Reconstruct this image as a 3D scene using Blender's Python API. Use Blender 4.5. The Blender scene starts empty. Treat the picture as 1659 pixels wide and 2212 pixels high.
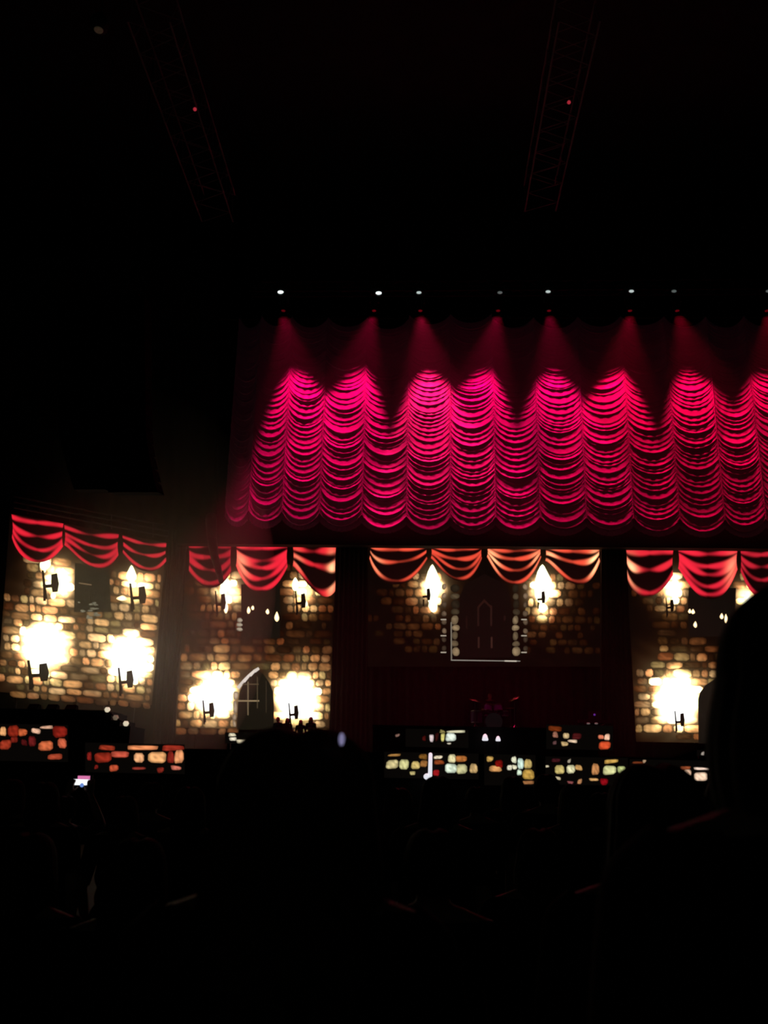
import bpy, bmesh, math, random
import numpy as np
from mathutils import Vector, Matrix
from math import sin, cos, pi, radians, sqrt, exp
random.seed(11); rng = np.random.default_rng(11)

# ------------------------------------------------------------------ camera
SC = bpy.context.scene
COL = SC.collection
W, H, F = 1659.0, 2212.0, 1916.0          # frame and focal length in pixels
CAM = Vector((0.0, 0.0, 1.62))
ROT = Matrix.Rotation(radians(2.8), 3, 'Z') @ Matrix.Rotation(pi/2 + radians(16.7), 3, 'X') @ Matrix.Rotation(radians(1.2), 3, 'Z')
cd = bpy.data.cameras.new('camera'); cam = bpy.data.objects.new('camera', cd); COL.objects.link(cam)
cam.matrix_world = Matrix.Translation(CAM) @ ROT.to_4x4()
cd.sensor_fit = 'HORIZONTAL'; cd.sensor_width = 36.0; cd.lens = F / W * 36.0
cd.clip_start = 0.05; cd.clip_end = 300
cd.dof.use_dof = True; cd.dof.focus_distance = 30.0; cd.dof.aperture_fstop = 6.0
SC.camera = cam

# ------------------------------------------------------------------ world, exposure
wd = bpy.data.worlds.new('world'); SC.world = wd; wd.use_nodes = True
wd.node_tree.nodes['Background'].inputs[0].default_value = (0.55, 0.75, 0.72, 1)
wd.node_tree.nodes['Background'].inputs[1].default_value = 0.006
SC.view_settings.view_transform = 'Standard'; SC.view_settings.look = 'None'
SC.view_settings.exposure = 0.0; SC.view_settings.gamma = 1.0; SC.view_settings.use_curve_mapping = False
SC.cycles.use_denoising = True
SC.cycles.max_bounces = 3; SC.cycles.diffuse_bounces = 2; SC.cycles.glossy_bounces = 1; SC.cycles.use_adaptive_sampling = True; SC.cycles.adaptive_threshold = 0.15
SC.cycles.volume_bounces = 0; SC.cycles.transparent_max_bounces = 4; SC.cycles.transmission_bounces = 2
SC.cycles.filter_width = 2.8

# ------------------------------------------------------------------ pixel <-> world drafting helpers
def ray(px, py):
    return ROT @ Vector(((px - W/2) / F, -(py - H/2) / F, -1.0))
def at(px, py, Y):
    "point of the vertical plane y = Y that the drawing pixel falls on"
    d = ray(px, py); return CAM + d * ((Y - CAM.y) / d.y)
class Plane:
    def __init__(s, point, normal): s.p, s.n = Vector(point), Vector(normal).normalized()
    def __call__(s, px, py, off=0.0):
        d = ray(px, py); p = s.p + s.n * off
        t = (p - CAM).dot(s.n) / d.dot(s.n)
        return CAM + d * t

def lin(c):
    return tuple(((x/255)/12.92 if x/255 <= 0.04045 else ((x/255+0.055)/1.055)**2.4) for x in c)

# ------------------------------------------------------------------ materials
def mat(name, col, rough=0.8, metal=0.0, noise=0.25, scale=12.0, bump=0.0, spec=0.3, emit=None, estr=1.0, sheen=0.0):
    m = bpy.data.materials.new(name); m.use_nodes = True; nt = m.node_tree; b = nt.nodes['Principled BSDF']
    b.inputs['Roughness'].default_value = rough; b.inputs['Metallic'].default_value = metal
    b.inputs['Specular IOR Level'].default_value = spec
    tc = nt.nodes.new('ShaderNodeTexCoord'); nz = nt.nodes.new('ShaderNodeTexNoise')
    nz.inputs['Scale'].default_value = scale; nz.inputs['Detail'].default_value = 3
    nt.links.new(tc.outputs['Object'], nz.inputs['Vector'])
    r = nt.nodes.new('ShaderNodeValToRGB'); r.color_ramp.elements[0].position = 0.3; r.color_ramp.elements[1].position = 0.7
    r.color_ramp.elements[0].color = (*[c*(1-noise) for c in col], 1); r.color_ramp.elements[1].color = (*[min(1, c*(1+noise)) for c in col], 1)
    nt.links.new(nz.outputs['Fac'], r.inputs['Fac']); nt.links.new(r.outputs['Color'], b.inputs['Base Color'])
    if bump:
        bp = nt.nodes.new('ShaderNodeBump'); bp.inputs['Strength'].default_value = bump
        nt.links.new(nz.outputs['Fac'], bp.inputs['Height']); nt.links.new(bp.outputs['Normal'], b.inputs['Normal'])
    if sheen: b.inputs['Sheen Weight'].default_value = sheen
    if emit:
        b.inputs['Emission Color'].default_value = (*emit, 1); b.inputs['Emission Strength'].default_value = estr
    return m
def picture_mat(name):
    "lit face of a video wall: what it shows is stored as one colour per vertex"
    m = bpy.data.materials.new(name); m.use_nodes = True; nt = m.node_tree; b = nt.nodes['Principled BSDF']
    b.inputs['Base Color'].default_value = (0.01, 0.01, 0.01, 1); b.inputs['Roughness'].default_value = 0.7
    b.inputs['Specular IOR Level'].default_value = 0.1
    a = nt.nodes.new('ShaderNodeVertexColor'); a.layer_name = 'Picture'
    nt.links.new(a.outputs['Color'], b.inputs['Emission Color']); b.inputs['Emission Strength'].default_value = 1.0
    return m
M = dict(
    led=picture_mat('video_wall_light'),
    black=mat('black_paint', (.012, .012, .011), .85),
    hall=mat('dark_hall_plaster', (.018, .019, .019), .95, scale=1.2),
    floor=mat('dark_concrete', (.012, .012, .012), .9, scale=2, bump=.1),
    deck=mat('black_stage_deck', (.015, .014, .013), .6, scale=5, bump=.05),
    drape=mat('black_velvet', (.045, .038, .030), .95, scale=30, spec=.1, sheen=.15),
    red=mat('rose_satin', (.80, .40, .66), .45, scale=25, noise=.10, bump=.05, spec=.6),
    metal=mat('truss_aluminium', (.085, .085, .085), .7, metal=.0, scale=40, noise=.15),
    steel=mat('dark_steel', (.016, .016, .016), .7, metal=.0, scale=30),
    chrome=mat('chrome', (.6, .6, .62), .2, metal=1.0, scale=20, noise=.1),
    brass=mat('cymbal_bronze', (.5, .4, .2), .25, metal=1.0, scale=20, noise=.1),
    shell=mat('drum_lacquer', (.05, .04, .12), .3, scale=8),
    skinh=mat('drum_head', (.06, .06, .06), .6, scale=20, noise=.1),
    speaker=mat('speaker_paint', (.006, .006, .006), .9, scale=60, bump=.1, spec=.03),
    grille=mat('speaker_grille', (.008, .008, .008), .7, metal=.0, scale=150, bump=.2),
    skin=mat('skin', (.22, .12, .08), .6, scale=18, noise=.08),
    hair_dark=mat('dark_hair', (.022, .013, .009), .75, scale=60, noise=.3, bump=.2, spec=.15),
    hair_brown=mat('brown_hair', (.05, .026, .014), .75, scale=60, noise=.3, bump=.2, spec=.15),
    cloth_a=mat('charcoal_jersey', (.011, .011, .012), .95, scale=90, bump=.1, spec=.05),
    cloth_b=mat('navy_cotton', (.015, .018, .03), .95, scale=90, bump=.1, spec=.05),
    cloth_c=mat('maroon_cotton', (.016, .008, .008), .95, scale=90, bump=.1, spec=.05),
    denim=mat('dark_denim', (.015, .02, .032), .95, scale=120, bump=.1, spec=.05),
    lamp=mat('white_lamp', (.9, .9, .9), .3, emit=(.86, 1.0, .96), estr=1.7),
    lamp_dim=mat('dim_lamp', (.4, .4, .4), .3, emit=(.5, .62, .6), estr=.16),
    lamp_mid=mat('half_lit_lamp', (.7, .7, .7), .3, emit=(.7, .85, .82), estr=.65),
    redlens=mat('red_lens', (.3, .02, .03), .2, emit=(1, .02, .06), estr=.06),
    reddot=mat('red_indicator', (.3, .02, .03), .3, emit=(1, .06, .10), estr=.35),
    bulb=mat('step_light', (.8, .8, .7), .3, emit=(1, .86, .62), estr=.7),
    tube=mat('white_tube_light', (.9, .9, .9), .3, emit=(.92, .92, 1), estr=.85),
    phone_body=mat('phone_case', (.01, .01, .012), .4, scale=40),
)

# ------------------------------------------------------------------ object helpers
def tag(o, label=None, cat=None, group=None, kind=None):
    if label: o['label'] = label
    if cat: o['category'] = cat
    if group: o['group'] = group
    if kind: o['kind'] = kind
    return o
def empty(name, loc, label, cat, group=None, kind=None):
    o = bpy.data.objects.new(name, None); COL.objects.link(o); o.location = loc; o.empty_display_size = .2
    return tag(o, label, cat, group, kind)
def wloc(o):
    v = Vector(o.location)
    while o.parent: o = o.parent; v += o.location
    return v
def mk(name, verts, faces, m, parent=None, cols=None, smooth=False):
    "one mesh object; verts in world coordinates, origin put at the middle of its base"
    V = np.array([tuple(v) for v in verts], dtype=float)
    lo, hi = V.min(0), V.max(0); c = np.array([(lo[0]+hi[0])/2, (lo[1]+hi[1])/2, lo[2]])
    me = bpy.data.meshes.new(name); me.from_pydata((V - c).tolist(), [], faces)
    if cols is not None:
        a = me.color_attributes.new('Picture', 'FLOAT_COLOR', 'POINT')
        C = np.ones((len(V), 4)); C[:, :3] = np.minimum(np.array(cols), 2.4); a.data.foreach_set('color', C.ravel())
    if smooth: me.polygons.foreach_set('use_smooth', [True]*len(me.polygons))
    me.materials.append(m)
    o = bpy.data.objects.new(name, me); COL.objects.link(o)
    o.location = Vector(c) - (wloc(parent) if parent else Vector((0, 0, 0)))
    if parent: o.parent = parent
    return o
class MB:
    def __init__(s): s.v, s.f = [], []
    def box(s, lo, hi, mtx=None):
        n = len(s.v)
        for z in (lo[2], hi[2]):
            for (x, y) in ((lo[0], lo[1]), (hi[0], lo[1]), (hi[0], hi[1]), (lo[0], hi[1])):
                p = Vector((x, y, z)); s.v.append(mtx @ p if mtx else p)
        s.f += [tuple(n+i for i in q) for q in ((0,3,2,1),(4,5,6,7),(0,1,5,4),(1,2,6,5),(2,3,7,6),(3,0,4,7))]
        return s
    def bar(s, a, b, r, r2=None, seg=8, cap=True):
        a, b = Vector(a), Vector(b); r2 = r if r2 is None else r2
        d = (b-a).normalized(); u = d.orthogonal().normalized(); w = d.cross(u); n = len(s.v)
        for (p, rr) in ((a, r), (b, r2)):
            for k in range(seg):
                t = 2*pi*k/seg; s.v.append(p + (u*cos(t)+w*sin(t))*rr)
        s.f += [(n+k, n+(k+1) % seg, n+seg+(k+1) % seg, n+seg+k) for k in range(seg)]
        if cap: s.f += [tuple(n+k for k in reversed(range(seg))), tuple(n+seg+k for k in range(seg))]
        return s
    def lathe(s, c, prof, axis=(0, 0, 1), seg=16):
        "prof: (radius, height) pairs along axis from c; closed at both ends"
        c = Vector(c); d = Vector(axis).normalized(); u = d.orthogonal().normalized(); w = d.cross(u); n = len(s.v)
        for (r, h) in prof:
            for k in range(seg):
                t = 2*pi*k/seg; s.v.append(c + d*h + (u*cos(t)+w*sin(t))*max(r, 1e-4))
        for i in range(len(prof)-1):
            for k in range(seg):
                s.f.append((n+i*seg+k, n+i*seg+(k+1) % seg, n+(i+1)*seg+(k+1) % seg, n+(i+1)*seg+k))
        s.f += [tuple(n+k for k in reversed(range(seg))), tuple(n+(len(prof)-1)*seg+k for k in range(seg))]
        return s
    def ell(s, c, r, seg=14, rings=10):
        c = Vector(c); n = len(s.v)
        for i in range(1, rings):
            a = pi*i/rings
            for k in range(seg):
                t = 2*pi*k/seg; s.v.append(c + Vector((r[0]*sin(a)*cos(t), r[1]*sin(a)*sin(t), r[2]*cos(a))))
        for i in range(rings-2):
            for k in range(seg):
                s.f.append((n+i*seg+k, n+(i+1)*seg+k, n+(i+1)*seg+(k+1) % seg, n+i*seg+(k+1) % seg))
        top = len(s.v); s.v += [c+Vector((0, 0, r[2])), c-Vector((0, 0, r[2]))]
        for k in range(seg):
            s.f.append((top, n+k, n+(k+1) % seg)); s.f.append((top+1, n+(rings-2)*seg+(k+1) % seg, n+(rings-2)*seg+k))
        return s
    def cap(s, a, b, r0, r1):
        s.bar(a, b, r0, r1, seg=12); s.ell(a, (r0,)*3, 12, 8); s.ell(b, (r1,)*3, 12, 8); return s
    def build(s, name, m, parent=None, smooth=False): return mk(name, s.v, s.f, m, parent, smooth=smooth)

# ------------------------------------------------------------------ drafting constants (metres)
Y_LED, Y_CUR, Y_SPOT = 32.0, 30.6, 29.55
Z_STAGE = 2.28

# ------------------------------------------------------------------ spotlights that wash the curtain
SPOTS = [  # drawing x of the beam origin, drawing x where the pool of light peaks, strength
    (612, 636, .80, 'lamp'), (808, 785, .95, 'lamp'), (908, 921, 1.25, 'lamp_mid'), (1076, 1052, .95, 'lamp_dim'),
    (1186, 1190, .80, 'lamp_mid'), (1361, 1338, .85, 'lamp_mid'), (1463, 1478, .80, 'lamp_dim'), (1657, 1645, .55, 'lamp_dim')]
SPOT_W = 2300.0
def spot_lamp(pos, aim, k, parent, hue):
    ld = bpy.data.lights.new('beam', 'SPOT'); ld.energy = SPOT_W*k; ld.color = hue
    ld.spot_size = radians(48); ld.spot_blend = 0.30; ld.shadow_soft_size = 0.14
    o = bpy.data.objects.new('beam', ld); COL.objects.link(o)
    d = (Vector(aim)-Vector(pos)).normalized()
    o.rotation_euler = d.to_track_quat('-Z', 'Y').to_euler(); o.location = Vector(pos) - wloc(parent); o.parent = parent
    return o

# ================================================================== HALL
def slab(name, lo, hi, m): return tag(MB().box(lo, hi).build(name, m), kind='structure')
slab('floor', (-40, -6, -.3), (40, 46, 0), M['floor'])
slab('wall_back', (-40, 45.6, 0), (40, 46, 26), M['hall'])
slab('wall_left', (-40.4, -6, 0), (-40, 46, 26), M['hall'])
slab('wall_right', (40, -6, 0), (40.4, 46, 26), M['hall'])
slab('ceiling', (-40, -6, 26), (40, 46, 26.3), M['hall'])

# ================================================================== STAGE
def stage_box(name, lo, hi, label, cat, m='deck', lip=True):
    r = empty(name, ((lo[0]+hi[0])/2, (lo[1]+hi[1])/2, lo[2]), label, cat)
    MB().box(lo, (hi[0], hi[1], hi[2]-.06)).build('body', M['black'], r)
    MB().box((lo[0]-.03, lo[1]-.03, hi[2]-.06), (hi[0]+.03, hi[1]+.03, hi[2])).build('deck_board', M[m], r)
    return r
stage_box('stage_platform', (-17, 24.615, 0), (19, 44, Z_STAGE), 'long black stage platform under the video walls', 'stage')
ra, rb = at(806, 1580, 28.6), at(1290, 1580, 28.6)
Z_RISER = 3.22
stage_box('band_riser', (ra.x, 28.615, Z_STAGE), (rb.x, 32.05, Z_RISER), 'raised black band platform in front of the centre video wall', 'platform')

# ================================================================== VIDEO WALLS
def sstep(x, a, b):
    t = min(1, max(0, (x-a)/(b-a))); return t*t*(3-2*t)
def tint(L):
    k = sstep(L, .02, .55)
    return np.array([1, .34+.25*k, .105+.145*k])
class Wall:
    def __init__(s, plane, quad, root, torches, ambient, voids, lo=.012):
        s.pl, s.quad, s.root, s.tor, s.amb, s.voids, s.lo = plane, quad, root, torches, ambient, voids, lo
    def light(s, x, y, jit=1.0):
        "brightness of the filmed wall: blown-out torch cores, warm halos, patchy painted light between"
        n = .5+.5*sin(x*.061+2.1*sin(y*.047))*sin(y*.083+1.7*sin(x*.039)); light_patch = .25+1.25*n  # uneven brightness painted into the picture, patch by patch
        L = s.amb(x, y)*light_patch
        for (tx, ty, rc, a, halo) in s.tor:
            dx, dy = x-tx, (y-ty)*.95; d = sqrt(dx*dx+dy*dy)*jit*(.90+.22*n)
            L += a*exp(-(d/rc)**3.2) + halo*(exp(-(d/(rc*1.7))**2) + .03*light_patch*exp(-(d/(rc*2.5))**2))
        return L
    def panel(s):
        (a, b, c, d) = s.quad; nx, ny = 84, 100; V, C, Fc = [], [], []
        for j in range(ny+1):
            for i in range(nx+1):
                u, v = i/nx, j/ny
                x = (a[0]*(1-u)+b[0]*u)*(1-v)+(d[0]*(1-u)+c[0]*u)*v; y = (a[1]*(1-u)+b[1]*u)*(1-v)+(d[1]*(1-u)+c[1]*u)*v
                V.append(s.pl(x, y)); L = s.light(x, y)
                C.append(tint(L)*(L*.10 + max(0, L-4)*.30) + np.array([.0012, .0008, .0005]))
        for j in range(ny):
            for i in range(nx): k = j*(nx+1)+i; Fc.append((k, k+nx+1, k+nx+2, k+1))
        o = mk('screen_face', V, Fc, M['led'], s.root, C)
        s.supports()
        q = [s.pl(*p, off=-.01) for p in s.quad]; q2 = [s.pl(*p, off=-.16) for p in s.quad]
        mk('cabinet_back', q+q2, [(0,3,2,1)[::-1],(4,5,6,7),(0,1,5,4),(1,2,6,5),(2,3,7,6),(3,0,4,7)], M['black'], s.root)
        return o
    def supports(s, foot=None):
        for u in (.12, .5, .88):
            a = s.pl(*(s.quad[3][i]*(1-u)+s.quad[2][i]*u for i in (0, 1)), off=-.12)
            MB().box((a.x-.05, a.y, Z_STAGE if foot is None else foot), (a.x+.05, a.y+.10, a.z+.05)).build('support_post', M['steel'], s.root)
    def piece(s, name, x0, y0, x1, y1, colf, off=.010, nx=5, ny=4, round_=.28, jit=1.2, slope=0.0):
        "a rounded slab standing a little proud of the face; colf(x,y,edge)->rgb"
        V, C = [], []; j4 = [(random.uniform(-jit, jit), random.uniform(-jit, jit)) for _ in range(4)]
        for j in range(ny+1):
            for i in range(nx+1):
                u, v = i/nx, j/ny; x = x0+(x1-x0)*u; y = y0+(y1-y0)*v + slope*(x-x0)
                w = ((1-u)*(1-v), u*(1-v), u*v, (1-u)*v)
                x += sum(w[k]*j4[k][0] for k in range(4)); y += sum(w[k]*j4[k][1] for k in range(4))
                corner = (i in (0, nx)) and (j in (0, ny))
                if corner:
                    x += (1 if i == 0 else -1)*round_*min(x1-x0, y1-y0)*.5; y += (1 if j == 0 else -1)*round_*min(x1-x0, y1-y0)*.5
                e = min(u, 1-u, v, 1-v) > 0
                V.append(s.pl(x, y, off if e else off*.6)); C.append(colf(x, y, e))
        nf = len(V); Fc = []
        for j in range(ny):
            for i in range(nx): k = j*(nx+1)+i; Fc.append((k, k+nx+1, k+nx+2, k+1))
        ring = [i for i in range(nx+1)] + [j*(nx+1)+nx for j in range(1, ny+1)] + [ny*(nx+1)+i for i in range(nx-1, -1, -1)] + [j*(nx+1) for j in range(ny-1, 0, -1)]
        for r in ring: V.append(V[r] - s.pl.n*(off*.6-.001)); C.append(np.array(C[r])*.3)
        m = len(ring)
        for k in range(m): Fc.append((ring[k], ring[(k+1) % m], nf+(k+1) % m, nf+k))
        return mk(name, V, Fc, M['led'], s.root, C)
    def bricks(s, rows, slope=0.0, xr=None, wlo=15, whi=44):
        n = 0; (a, b, c, d) = s.quad
        y = rows[0]
        while y < rows[1]:
            h = random.uniform(15.5, 19.0)
            v = 0
            x = min(a[0], d[0]) - random.uniform(0, 20)
            while x < max(b[0], c[0]):
                w = random.uniform(wlo, whi) if random.random() < .7 else random.uniform(13, 20)
                x0, x1 = x+1.1, x+w-1.1; x += w
                yc = y + slope*((x0+x1)/2 - a[0]); y0, y1 = yc+1.0, yc+h-1.0
                tv = (y0+h/2-a[1])/max(1, d[1]-a[1])
                xl = a[0]*(1-tv)+d[0]*tv; xr_ = b[0]*(1-tv)+c[0]*tv
                x0, x1 = max(x0, xl+.5), min(x1, xr_-.5)
                if x1-x0 < 7: continue
                xm, ym = (x0+x1)/2, (y0+y1)/2
                if any(f(xm, ym) for f in s.voids): continue
                jt = random.uniform(.84, 1.18); L0 = s.light(xm, ym, jt)
                alb = random.choice((.18, .35, .55, .8, .95, 1.1, 1.3)); 
                if L0*alb < s.lo: continue
                hue = np.array(random.choice(((1, 1, 1), (1, .92, .8), (1, .8, .65), (1, 1.12, .95), (1, .72, .6))))
                def colf(px, py, e, alb=alb, hue=hue, jt=jt):
                    L = s.light(px, py, jt); k = (1.0 if e else .40)*random.uniform(.65, 1.3)
                    return hue*tint(L)*(L*alb*k + max(0, L-3)*.4)
                s.piece('brick', x0, y0, x1, y1, colf, slope=slope); n += 1
            y += h
        return n
    def torch(s, x, y, w=18, h=46, hot=True, post=True):
        "iron bracket holding a burning torch"
        w, h = w*1.22, h*1.12
        blk = lambda a, b, e: (.006, .003, .002)
        V, Fc = [], []
        def slab_(pts):
            n = len(V); m = len(pts)
            for p in pts: V.append(s.pl(*p, off=.026))
            for p in pts: V.append(s.pl(*p, off=.012))
            Fc.append(tuple(range(n, n+m))[::-1])
            for k in range(m): Fc.append((n+k, n+(k+1) % m, n+m+(k+1) % m, n+m+k))
        if post: slab_([(x-w*.5, y-h*.48), (x-w*.36, y-h*.48), (x-w*.14, y+h*.5), (x-w*.36, y+h*.5)])
        slab_([(x-w*.45, y+h*.02), (x+w*.5, y-h*.02), (x+w*.5, y+h*.10), (x-w*.40, y+h*.14)])
        slab_([(x+w*.10, y-h*.34), (x+w*.48, y-h*.38), (x+w*.60, y-h*.02), (x+w*.52, y+h*.26), (x+w*.18, y+h*.28), (x+w*.10, y+h*.02)])
        slab_([(x-w*.40, y+h*.22), (x-w*.18, y+h*.22), (x-w*.24, y+h*.58), (x-w*.40, y+h*.58)])
        return mk('torch_bracket', V, Fc, M['led'], s.root, np.tile((.006, .003, .002), (len(V), 1)))
    def flame(s, x, y, w, h, amp=5.0, name='flame'):
        V, C, Fc = [], [], []; n = 14
        V.append(s.pl(x, y, .022)); C.append((amp, amp*.85, amp*.6))
        for k in range(n):
            t = 2*pi*k/n; r = 1+.12*sin(3*t+x)
            yy = -cos(t)*h*.5; xx = sin(t)*w*.5*(1 if cos(t) < 0 else 1-.55*cos(t))*r
            V.append(s.pl(x+xx, y+yy, .018)); C.append((amp*.6, amp*.42, amp*.2))
        for k in range(n): V.append(s.pl(*((x, y)), .010) + (V[1+k]-s.pl(x, y, .018))); C.append((amp*.3, amp*.2, amp*.1))
        for k in range(n):
            Fc.append((0, 1+(k+1) % n, 1+k)); Fc.append((1+k, 1+(k+1) % n, 1+n+(k+1) % n, 1+n+k))
        return mk(name, V, Fc, M['led'], s.root, C)
    def poly(s, name, pts, col, off=.014, back=.002):
        V = [s.pl(*p, off=off) for p in pts]+[s.pl(*p, off=back) for p in pts]; m = len(pts)
        Fc = [tuple(range(m))[::-1]]+[(k, (k+1) % m, m+(k+1) % m, m+k) for k in range(m)]
        return mk(name, V, Fc, M['led'], s.root, np.tile(col, (2*m, 1)))
    def swag(s, x0, x1, yt0, yt1, depth, side, apex=.5, ridges=(.10, .38, .66, .93), tone=(.78, .016, .036), hotl=0., hotr=0., dim=lambda x, y: 1., sl=None, sr=None, w=.070):
        nu, nt = 36, 44; V, C, Fc = [], [], []; sl = sl or side; sr = sr or side
        tone = np.array(tone); hot = np.array((1.3, .80, .36)); k = math.log(.5)/math.log(apex); ph = random.uniform(0, 6)
        wob = [random.uniform(-.03, .03) for _ in ridges]; up = [random.uniform(.75, 1.15) for _ in ridges]
        for j in range(nt+1):
            for i in range(nu+1):
                u, t = i/nu, j/nt; ua = u**k
                base = sl*(1-u)+sr*u
                bot = base+(depth-(sl+sr)/2)*max(0, 1-abs(2*ua-1)**2.3)
                pinch = 1-.05*sin(pi*t*.9)
                x = x0+(x1-x0)*(.5+(u-.5)*pinch) ; y = yt0*(1-u)+yt1*u + t*bot
                I = 0
                for q, (tk, wb, a) in enumerate(zip(ridges, wob, up)):
                    tt = t - tk - wb*sin(pi*u+ph+q) - .02*sin(5*u+q*2)
                    ww = w*(.70+.9*abs(2*u-1))
                    I += a*exp(-(tt/ww)**2)*(.55+.45*abs(2*u-1))*(1+.25*sin(9*u+q*3+ph))
                I = sstep(I, .22, .72)*min(1.15, .55+.55*I)
                hh = hotl*exp(-((u-.10)/.13)**2)*exp(-((t-.62)/.30)**2) + hotr*exp(-((u-.91)/.10)**2)*exp(-((t-.60)/.34)**2)
                d = dim(x, y)
                C.append((tone*1.05*I + hot*hh*I + np.array((.006, .001, .001)))*d)
                V.append(s.pl(x, y, .024+.014*I))
        n = len(V)
        for j in range(nt):
            for i in range(nu): q = j*(nu+1)+i; Fc.append((q, q+nu+1, q+nu+2, q+1))
        return mk('drape_swag', V, Fc, M['led'], s.root, C, smooth=True)

def wall_root(name, plane, quad, label, cat='video screen'):
    p = [plane(*q) for q in quad]; c = (p[2]+p[3])/2
    return empty(name, c, label, cat)
flat = Plane((0, Y_LED, 0), (0, -1, 0))

# ---- left-hand wall with arched doorway
q = [(406, 1172), (727, 1175), (711, 1578), (379, 1572)]
r = wall_root('video_screen', flat, q, 'video screen showing torchlit stone wall with a pointed arch doorway and red swags')
tor = [(462, 1502, 39, 40, 1.8), (641, 1507, 39, 40, 1.8), (494, 1278, 24, 12, 1.3), (658, 1280, 21, 9, 1.2)]
arch = lambda x, y: 510 < x < 594 and y > 1443 + max(0, (abs(x-554)-3)*1.15)
win = lambda x, y: 521 < x < 605 and 1240 < y < 1368
wl = Wall(flat, q, r, tor, lambda x, y: .006+.045*exp(-((y-1415)/30)**2)*exp(-((x-480)/110)**2), [arch, win, lambda x, y: y < 1225])
wl.panel(); wl.bricks((1215, 1572), slope=.008)
for a in ((449, 1536, 20, 44), (633, 1541, 17, 42), (475, 1302, 18, 48), (648, 1300, 18, 44)): wl.torch(*a)
for a in ((487, 1262, 26, 34, 6), (638, 1262, 16, 30, 6), (452, 1505, 24, 40, 8), (637, 1508, 24, 40, 8), (488, 1312, 10, 26, 4), (660, 1303, 12, 16, 3)): wl.flame(*a)
wl.poly('arched_door', [(512, 1576), (514, 1520), (518, 1494), (528, 1473), (543, 1457), (557, 1446), (570, 1458), (582, 1475), (590, 1494), (592, 1530), (591, 1576)], (.006, .0055, .003), off=.016)
for (x0, y0, x1, y1, k) in ((511, 1484, 525, 1468, .9), (523, 1470, 537, 1456, 1), (536, 1457, 549, 1446, 1), (546, 1448, 558, 1441, .9)):
    wl.poly('arch_stone', [(x0, y0), (x1, y1), (x1+3, y1+5), (x0+6, y0+5)], (.80*k, .70*k, .62*k), off=.02)
for (x0, y0, x1, y1, k) in ((505, 1494, 514, 1512, .55), (503, 1514, 512, 1540, .45), (502, 1541, 511, 1556, .35), (503, 1557, 510, 1570, .4)):
    wl.piece('arch_stone', x0, y0, x1, y1, lambda a, b, e, k=k: np.array((1, .72, .48))*k*(1 if e else .5)*random.uniform(.7, 1.3), off=.02, nx=3, ny=3)
for (x0, y0, x1, y1, k) in ((534.5, 1472, 537, 1545, .16), (555, 1462, 557, 1530, .07), (574, 1470, 576, 1540, .03), (523, 1477, 559, 1479, .10), (514, 1512.5, 560, 1515.5, .28)):
    wl.poly('door_bar', [(x0, y0), (x1, y0), (x1, y1), (x0, y1)], (k, k*.72, k*.38), off=.020)
wl.poly('dark_window', [(521, 1378), (521, 1262), (605, 1262), (605, 1378)], (.0055, .0045, .0028), off=.014)
for (x, y, w, h) in ((537, 1318, 8, 16), (546, 1313, 7, 10), (578, 1321, 8, 12), (598, 1332, 10, 22)): wl.flame(x, y, w, h, 2.6, 'candle_flame')
for (x0, y0, x1, y1) in ((512, 1335, 525, 1344), (511, 1346, 526, 1353), (511, 1355, 526, 1363)):
    wl.piece('brick', x0, y0, x1, y1, lambda a, b, e: np.array((.5, .42, .30))*(1 if e else .4), off=.02, nx=3, ny=2)
dimS1 = lambda x, y: .55 if x > 440 else .8
wl.swag(407, 500, 1172, 1173, 97, 62, .52, (.08, .34, .60, .90), hotl=0, dim=dimS1, tone=(.72, .016, .035))
wl.swag(509, 622, 1172, 1174, 106, 50, .48, (.09, .36, .50, .72, .94), hotl=.45, tone=(.85, .018, .040))
wl.swag(632, 726, 1173, 1175, 104, 50, .62, (.14, .48, .90), hotr=1.2, hotl=.35, sr=100, tone=(.85, .022, .035), w=.085)

# ---- centre wall
q = [(796, 1175), (1297, 1179), (1297, 1440), (794, 1440)]
r = wall_root('video_screen', flat, q, 'wide centre video screen showing dim castle window between two torches and orange swags')
tor = [(935, 1270, 23, 16, 1.3), (1174, 1272, 24, 16, 1.3), (935, 1318, 10, 2, .1), (1172, 1322, 16, 4, .2)]
wnd = lambda x, y: 952 < x < 1138 and y > 1225
wc = Wall(flat, q, r, tor, lambda x, y: .010+.030*exp(-((y-1365)/40)**2)*(exp(-((x-925)/70)**2)+exp(-((x-1180)/70)**2)), [wnd, lambda x, y: y < 1235 or y > 1416], lo=.010)
wc.panel(); wc.bricks((1235, 1415), slope=.008, wlo=13, whi=30)
for a in ((920, 1286, 14, 36), (1168, 1292, 14, 36)): wc.torch(*a, post=False)
for a in ((934, 1262, 34, 86, 7), (1172, 1262, 40, 86, 7), (936, 1306, 20, 34, 6), (1172, 1312, 22, 24, 5)): wc.flame(*a)
wc.poly('dark_window', [(993, 1420), (993, 1290), (1004, 1262), (1046, 1240), (1092, 1262), (1104, 1290), (1104, 1420)], (.0045, .0022, .0016), off=.014)
for (xx, x1) in ((975, 992), (1107, 1122)):
    y = 1262
    for k, b in enumerate((.02, .09, .02, .05, .22, .28, .14, .12, .30)):
        y1 = y + (14 if k % 2 else 20)
        wc.piece('quoin_stone', xx+random.uniform(-2, 2), y, x1+random.uniform(-3, 2), y1-1.5, lambda a, c, e, b=b: np.array((1, .70, .38))*b*(1 if e else .5)*random.uniform(.7, 1.3), off=.018, nx=3, ny=3); y = y1
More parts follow.
